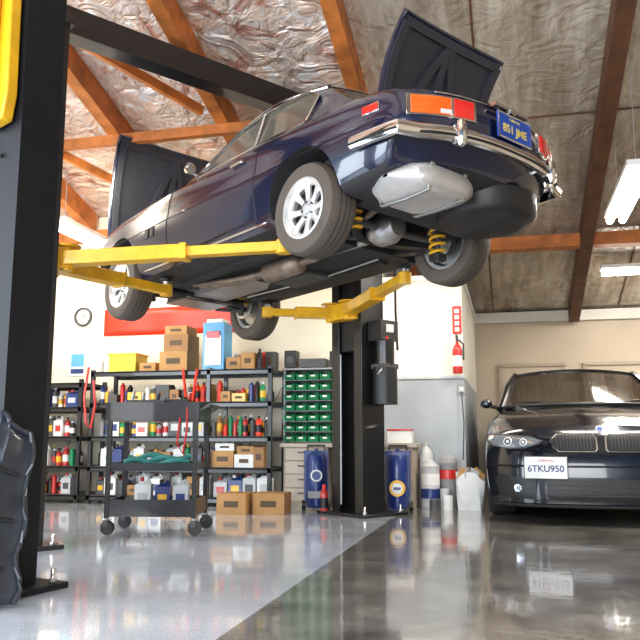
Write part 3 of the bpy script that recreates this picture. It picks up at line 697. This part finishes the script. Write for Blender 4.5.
def row(name,x0,x1,z,kinds,y=8.18,dep=2):
    b=B(name)
    for k in range(dep):
        x=x0
        while x<x1-.05:
            t=random.choice(kinds);m=random.choice(cols);yy=y+k*.2+random.uniform(-.02,.02)
            if t=='b':r=random.uniform(.026,.042);bottle(b,x+r,yy,z,random.uniform(.15,.26),r,m,random.choice(cc));x+=2*r+random.uniform(.003,.02)
            elif t=='c':r=random.uniform(.024,.034);can(b,x+r,yy,z,random.uniform(.13,.24),r,m);x+=2*r+random.uniform(.002,.012)
            elif t=='j':w=random.uniform(.11,.16);jug(b,x+w/2,yy,z,w,random.uniform(.18,.27),random.choice([white,lgrey,blue,white,dgrey,lgrey]));x+=w+.012
            elif t=='x':w=random.uniform(.10,.22);cbox(b,x+w/2,yy,z,w,.16,random.uniform(.06,.22),random.choice([card,cardd,card,white,yellow,dgrey]));x+=w+.01
            else:x+=random.uniform(.03,.08)
    return b.done(bevel=.003)
row("shelf_supplies",-4.66,-3.30,lv[3],['x','x','b','x','c','c','b'])
row("spray_cans",-3.20,-2.60,lv[3],['c','b','c','x'])
row("shelf_supplies",-4.66,-3.30,lv[2],['b','j','b','c','b','c'])
row("spray_cans",-3.20,-2.60,lv[2],['c','c','b'])
row("shelf_supplies",-4.66,-3.30,lv[1],['j','j','x','b','b'])
b=B("cardboard_boxes")
for x,w,h,m in ((-3.1,.26,.18,card),(-2.85,.22,.14,white),(-2.68,.12,.22,cardd)):cbox(b,x,8.25,lv[1],w,.3,h,m)
cbox(b,-3.08,8.25,lv[1]+.18,.22,.28,.08,white);cbox(b,-2.84,8.25,lv[1]+.14,.2,.25,.09,card)
b.done(bevel=.004)
row("oil_jugs",-4.66,-3.3,lv[0],['j','j','x'])
row("oil_jugs",-3.20,-2.60,lv[0],['j','j'])
for z in (.10,.42,.76,1.10):row("coolant_bottles",-5.66,-4.98,z,['j','b','b','c'])
b=B("cardboard_box_stack")
cbox(b,-3.72,8.28,lv[4],.34,.36,.22);cbox(b,-3.70,8.28,lv[4]+.22,.30,.33,.20,cardd);cbox(b,-3.71,8.28,lv[4]+.42,.27,.3,.10);b.done(bevel=.004)
b=B("yellow_crate");b.box((-4.36,8.25,lv[4]+.10),(.34,.3,.2),pm("lime_yellow",(.75,.62,.03),.45));b.box((-4.36,8.25,lv[4]+.205),(.37,.33,.02),yellow);cbox(b,-4.05,8.25,lv[4],.2,.25,.1);b.done(bevel=.008)
b=B("refrigerant_canister");b.box((-3.24,8.25,lv[4]+.27),(.26,.26,.54),lblue);b.box((-3.24,8.11,lv[4]+.22),(.20,.01,.34),white);b.box((-3.24,8.108,lv[4]+.40),(.16,.01,.08),red);b.box((-3.24,8.25,lv[4]+.56),(.2,.2,.05),white);b.done(bevel=.02)
row("shelf_top_items",-3.08,-2.60,lv[4],['x','c','x','b'],dep=2)
row("shelf_top_items",-4.70,-4.62,lv[4],['c'],dep=1)
b=B("wall_clock");p=Vector((-5.30,8.79,2.28));b.lathe([(0,.012),(.095,.012),(.105,.04),(.12,.035),(.125,0),(0,0)],p,(0,-1,0),dgrey,32);b.lathe([(0,.016),(.098,.016)],p,(0,-1,0),white,32)
for k in range(12):
    t=math.pi*k/6;b.box(p+Vector((.080*math.sin(t),-.019,.080*math.cos(t))),(.008,.003,.02),black,rot=(0,t,0))
b.box(p+Vector((.02,-.02,.02)),(.008,.004,.08),black,rot=(0,.8,0));b.box(p+Vector((-.03,-.02,.0)),(.06,.004,.008),black);b.done()
b=B("red_banner");b.grid([[Vector((x,8.778-.01*math.sin(x*9),z)) for x in np.linspace(-5.0,-2.9,24)] for z in np.linspace(2.02,2.36,5)],orange);b.done(solid=.004)
b=B("wall_poster");b.box((-5.35,8.78,1.68),(.22,.01,.32),white);b.box((-5.35,8.773,1.72),(.18,.006,.16),lblue);b.box((-5.35,8.773,1.58),(.18,.006,.06),blue);b.done()
b=B("air_hose");b.tube([(-4.74,8.02,1.55),(-4.76,7.98,1.2),(-4.72,7.98,.9),(-4.66,7.98,.85),(-4.62,7.99,1.1),(-4.66,8.0,1.4)],.014,red);b.tube([(-3.55,8.0,1.5),(-3.5,7.98,1.2),(-3.42,7.98,1.15),(-3.38,8.0,1.5)],.016,orange);b.done()
b=B("workbench")
b.box((-1.72,8.46,.66),(1.5,.56,.04),benchg)
for x in (-2.18,-1.26):
    b.box((x,8.47,.32),(.5,.52,.64),bench)
    for k in range(4):b.box((x,8.20,.10+.145*k+.03),(.45,.02,.13),benchg);b.box((x,8.185,.10+.145*k+.05),(.16,.015,.015),dgrey)
b.box((-1.72,8.66,.35),(.5,.04,.5),bench);b.done(bevel=.004)
b=B("green_parts_bins")
b.box((-2.13,8.62,1.09),(.70,.03,.82),grey)
for x in (-2.47,-1.79):b.box((x,8.50,1.09),(.02,.26,.82),grey)
for r in range(7):
    z=.70+.115*r;b.box((-2.13,8.5,z-.006),(.68,.24,.008),grey)
    for c in range(5):
        x=-2.405+.1375*c
        b.add([(x-.058,8.36,z),(x+.058,8.36,z),(x+.058,8.6,z),(x-.058,8.6,z),(x-.06,8.33,z+.055),(x+.06,8.33,z+.055),(x+.06,8.6,z+.095),(x-.06,8.6,z+.095),(x-.06,8.42,z+.095),(x+.06,8.42,z+.095)],
          [(0,1,2,3),(0,4,5,1),(0,3,7,8,4),(1,5,9,6,2),(3,2,6,7)],green)
        b.box((x,8.333,z+.04),(.05,.004,.018),white)
b.box((-2.13,8.5,1.51),(.72,.28,.02),grey);b.done(solid=0)
b=B("audio_speakers");b.box((-2.42,8.5,1.63),(.14,.16,.2),black);b.cyl((-2.42,8.42,1.62),(-2.42,8.41,1.62),.045,dgrey);b.box((-2.15,8.5,1.58),(.3,.2,.1),dgrey);b.box((-1.90,8.5,1.62),(.12,.15,.18),black);b.done(bevel=.006)
b=B("white_carton");b.box((-1.16,8.4,.75),(.26,.22,.13),white);b.box((-1.16,8.4,.825),(.27,.23,.02),red);b.done(bevel=.005)
b=B("desk_items")
for x,h,m in ((-1.72,.16,red),(-1.62,.2,white),(-1.5,.14,black),(-1.4,.18,blue)):can(b,x,8.4,.68,h,.035,m)
b.done()
def caddy(x,y,rot,logo):
    e=empty("blue_oil_caddy",(x,y,0),(0,0,rot));b=B("body")
    b.lathe([(0,.03),(.14,.03),(.16,.06),(.165,.3),(.16,.5),(.13,.57),(.07,.60),(.03,.60),(.03,.63),(0,.63)],(0,0,0),(0,0,1),blue,28,sy=.7)
    b.box((0,.08,.33),(.26,.05,.56),blue);b.tube([(-.09,.1,.55),(-.09,.12,.66),(.09,.12,.66),(.09,.1,.55)],.012,black)
    for s in (-1,1):b.lathe([(0,-.02),(.05,-.02),(.05,.02),(0,.02)],(.13*s,.08,.05),(1,0,0),black,16)
    F=-.158
    if logo:
        b.lathe([(0,.018),(.080,.018),(.083,-.06)],(0,F,.24),(0,-1,0),yellow,28);b.lathe([(0,.022),(.055,.022)],(0,F,.24),(0,-1,0),white,24);b.box((0,F-.024,.24),(.07,.004,.025),blue)
    else:
        b.box((0,F,.17),(.17,.06,.07),grey);b.lathe([(0,.018),(.06,.018),(.063,-.05)],(0,F,.36),(0,-1,0),white,28);b.lathe([(0,.022),(.045,.022)],(0,F,.36),(0,-1,0),blue,24)
    b.done(e,bevel=.004)
caddy(-1.98,7.90,.25,False);caddy(-1.14,7.98,.1,True)
b=B("red_spray_bottle");bottle(b,-1.82,7.58,0,.28,.04,red,orange);b.done()
b=B("oil_case_box");cbox(b,-2.68,7.42,0,.30,.32,.20);b.done(bevel=.004)
b=B("oil_case_box");cbox(b,-2.34,7.52,0,.32,.32,.20,card,.06);b.done(bevel=.004)
b=B("steel_drum")
b.lathe([(0,0),(.10,0),(.105,.02),(.10,.04),(.10,.2),(.105,.21),(.10,.22),(.10,.42),(.105,.44),(.07,.46),(.03,.5),(0,.5)],(-.86,8.5,0),(0,0,1),lgrey,28);b.lathe([(.102,.1),(.102,.2)],(-.86,8.5,0),(0,0,1),blue,28);b.lathe([(.102,.24),(.102,.36)],(-.86,8.5,0),(0,0,1),white,28);b.done()
b=B("waste_canister");b.lathe([(0,0),(.085,0),(.10,.46),(.105,.47),(.09,.52),(.03,.56),(0,.56)],(-.68,8.62,0),(0,0,1),grey,28);b.lathe([(.1,.3),(.104,.4)],(-.68,8.62,0),(0,0,1),red,28);b.done()
b=B("gas_cylinder");b.lathe([(0,0),(.07,0),(.075,.03),(.075,.56),(.05,.62),(.02,.65),(.02,.69),(0,.69)],(-.92,8.69,0),(0,0,1),lgrey,24);b.done()
b=B("paper_bag")
rows=[]
for t in np.linspace(0,1,8):
    rows.append([Vector((-.43+(.12+.03*t)*math.copysign(abs(math.cos(a))**.5,math.cos(a))+.012*math.sin(a*5+t*4),8.35+(.08+.02*t)*math.copysign(abs(math.sin(a))**.5,math.sin(a)),t*(.34+.05*math.sin(a*3)))) for a in np.linspace(0,2*math.pi,33)])
b.grid(rows,white);b.poly([r for r in rows[0][:-1]],white)
for k in range(6):
    a=k*1.1;b.box((-.43+.06*math.cos(a),8.35+.04*math.sin(a),.34),(.13,.004,.16),random.choice([white,lgrey,card]),rot=(random.uniform(-.5,.5),random.uniform(-.8,.8),a))
b.done()
b=B("small_paint_cans")
for x,y,h,m in ((-.66,8.28,.14,white),(-.70,8.42,.2,lgrey),(-.80,8.25,.1,dgrey)):b.lathe([(0,0),(.05,0),(.05,h),(.045,h+.005),(0,h)],(x,y,0),(0,0,1),m,20)
b.done()
EX=-.55
b=B("fire_extinguisher");b.lathe([(0,0),(.05,0),(.055,.02),(.055,.26),(.04,.31),(.018,.33),(.018,.36),(0,.36)],(EX,8.70,1.45),(0,0,1),red,24)
b.box((EX,8.70,1.84),(.03,.06,.05),dgrey);b.box((EX,8.66,1.87),(.02,.11,.015),dgrey);b.tube([(EX+.02,8.70,1.83),(EX+.07,8.68,1.78),(EX+.07,8.68,1.6)],.010,black);b.lathe([(.056,.08),(.056,.2)],(EX,8.70,1.45),(0,0,1),white,24);b.box((EX,8.77,1.65),(.04,.05,.2),dgrey);b.done(bevel=0)
b=B("fire_sign");b.box((EX,8.782,2.07),(.10,.012,.32),red)
for k,z in enumerate((2.17,2.10,2.03,1.96)):b.box((EX,8.774,z),(.05,.004,.045),white)
b.done()
b=B("electric_outlet");b.box((-.52,8.78,1.28),(.07,.012,.11),grey);b.box((-.52,8.765,1.28),(.05,.03,.06),lgrey);b.tube([(-.52,8.75,1.26),(-.50,8.74,.9),(-.52,8.74,.5)],.007,dgrey);b.done()
# ================================================================= CART
cart=empty("tool_cart",(-2.77,5.82,0),(0,0,.20))
b=B("frame");w,d=.68,.46
for x in (-w/2,w/2):
    for y in (-d/2,d/2):
        b.box((x,y,.56),(.035,.035,.86),blackg);b.cyl((x,y,.10),(x,y,.15),.015,steel)
        b.lathe([(0,-.018),(.05,-.018),(.055,-.01),(.055,.01),(.05,.018),(0,.018)],(x+.01,y,.057),(0,1,0),black,20);b.box((x,y,.09),(.04,.05,.05),dgrey)
def tray(z,h,e=.0):
    b.box((0,0,z),(w+e,d+e,.02),blackg)
    for s in (1,-1):b.box((0,s*(d+e)/2,z+h/2),(w+e+.02,.02,h),blackg);b.box((s*(w+e)/2,0,z+h/2),(.02,d+e,h),blackg)
tray(.15,.12);tray(.50,.05);tray(.88,.14,.04)
b.tube([(w/2+.02,-d/2,.95),(w/2+.10,-d/2,1.0),(w/2+.10,d/2,1.0),(w/2+.02,d/2,.95)],.012,dgrey)
b.done(cart,bevel=.004)
b=B("cart_contents")
for k in range(3):b.tube([(-.26+.5*t,-.08+.06*math.sin(6*t+k)+.05*k,.55+.02*k+.02*math.sin(9*t+2*k)) for t in np.linspace(0,1,20)],.022,teal)
jug(b,-.12,.02,.17,.13,.26,white);jug(b,.04,.02,.17,.12,.24,blue);jug(b,.19,.0,.17,.12,.25,lgrey);b.box((-.2,.08,.22),(.12,.2,.1),dgrey)
for k in range(6):
    x=-.24+.09*k;b.cyl((x,random.uniform(-.1,.1),.89),(x+.02,random.uniform(-.1,.1),1.08+random.uniform(-.03,.05)),.014,random.choice([dgrey,steel,black,red]),seg=8)
b.box((-.1,0,1.02),(.3,.2,.05),dgrey);b.box((.15,.05,1.03),(.15,.12,.05),black)
b.tube([(.27,-.25,1.0),(.28,-.28,.8),(.25,-.27,.62),(.2,-.26,.7),(.22,-.26,.9)],.008,red)
b.done(cart)
# ================================================================= LIGHTS
def area(name,loc,target,sx,sy,en,col=(1,1,1)):
    l=bpy.data.lights.new(name,"AREA");l.shape='RECTANGLE';l.size=sx;l.size_y=sy;l.energy=en;l.color=col
    o=bpy.data.objects.new(name,l);C.objects.link(o);o.location=loc;o.rotation_euler=(Vector(target)-Vector(loc)).to_track_quat('-Z','Y').to_euler();return o
area("garage_door_fill",(-1,-3.6,2.4),(-1,5,2.2),6,3.4,600,(.97,.98,1))  # added area lamp, fills in daylight from the unseen open front
area("side_door_fill",(-5.7,.8,1.8),(0,3.5,.8),5,3.0,540,(.83,.92,1))  # bluish fill lamp added at the unseen opening in the left wall
area("shop_light_back_left",(-4.2,6.4,3.3),(-4.0,8.4,.9),1.5,.3,75,(1,.91,.72))
area("shop_light_right",(1.12,7.3,2.85),(1.12,7.3,0),1.4,.2,80,(1,.93,.82))
area("shop_light_back_right",(2.0,10.6,2.85),(2.0,10.9,0),1.4,.2,55,(1,.92,.8))
area("area_light_mid",(-1.2,7.9,2.5),(-1.2,8.8,.5),1.4,.3,26,(1,.92,.78))  # area lamp aimed at the bench wall, no fixture modelled here
w=bpy.data.worlds.new("World");bpy.context.scene.world=w;w.use_nodes=True;bg=w.node_tree.nodes["Background"]
sky=w.node_tree.nodes.new("ShaderNodeTexSky");sky.sky_type='HOSEK_WILKIE';sky.turbidity=4
sky.sun_direction=(-.5,-.3,.8);w.node_tree.links.new(sky.outputs[0],bg.inputs[0]);bg.inputs[1].default_value=2.2
# ================================================================= CAMERA
cd=bpy.data.cameras.new("camera");cd.sensor_width=36;cd.lens=43.2;co=bpy.data.objects.new("camera",cd);C.objects.link(co)
co.location=(0,0,.75);co.rotation_euler=(math.radians(90+8.66),0,math.radians(13.8));cd.clip_start=.05
bpy.context.scene.camera=co
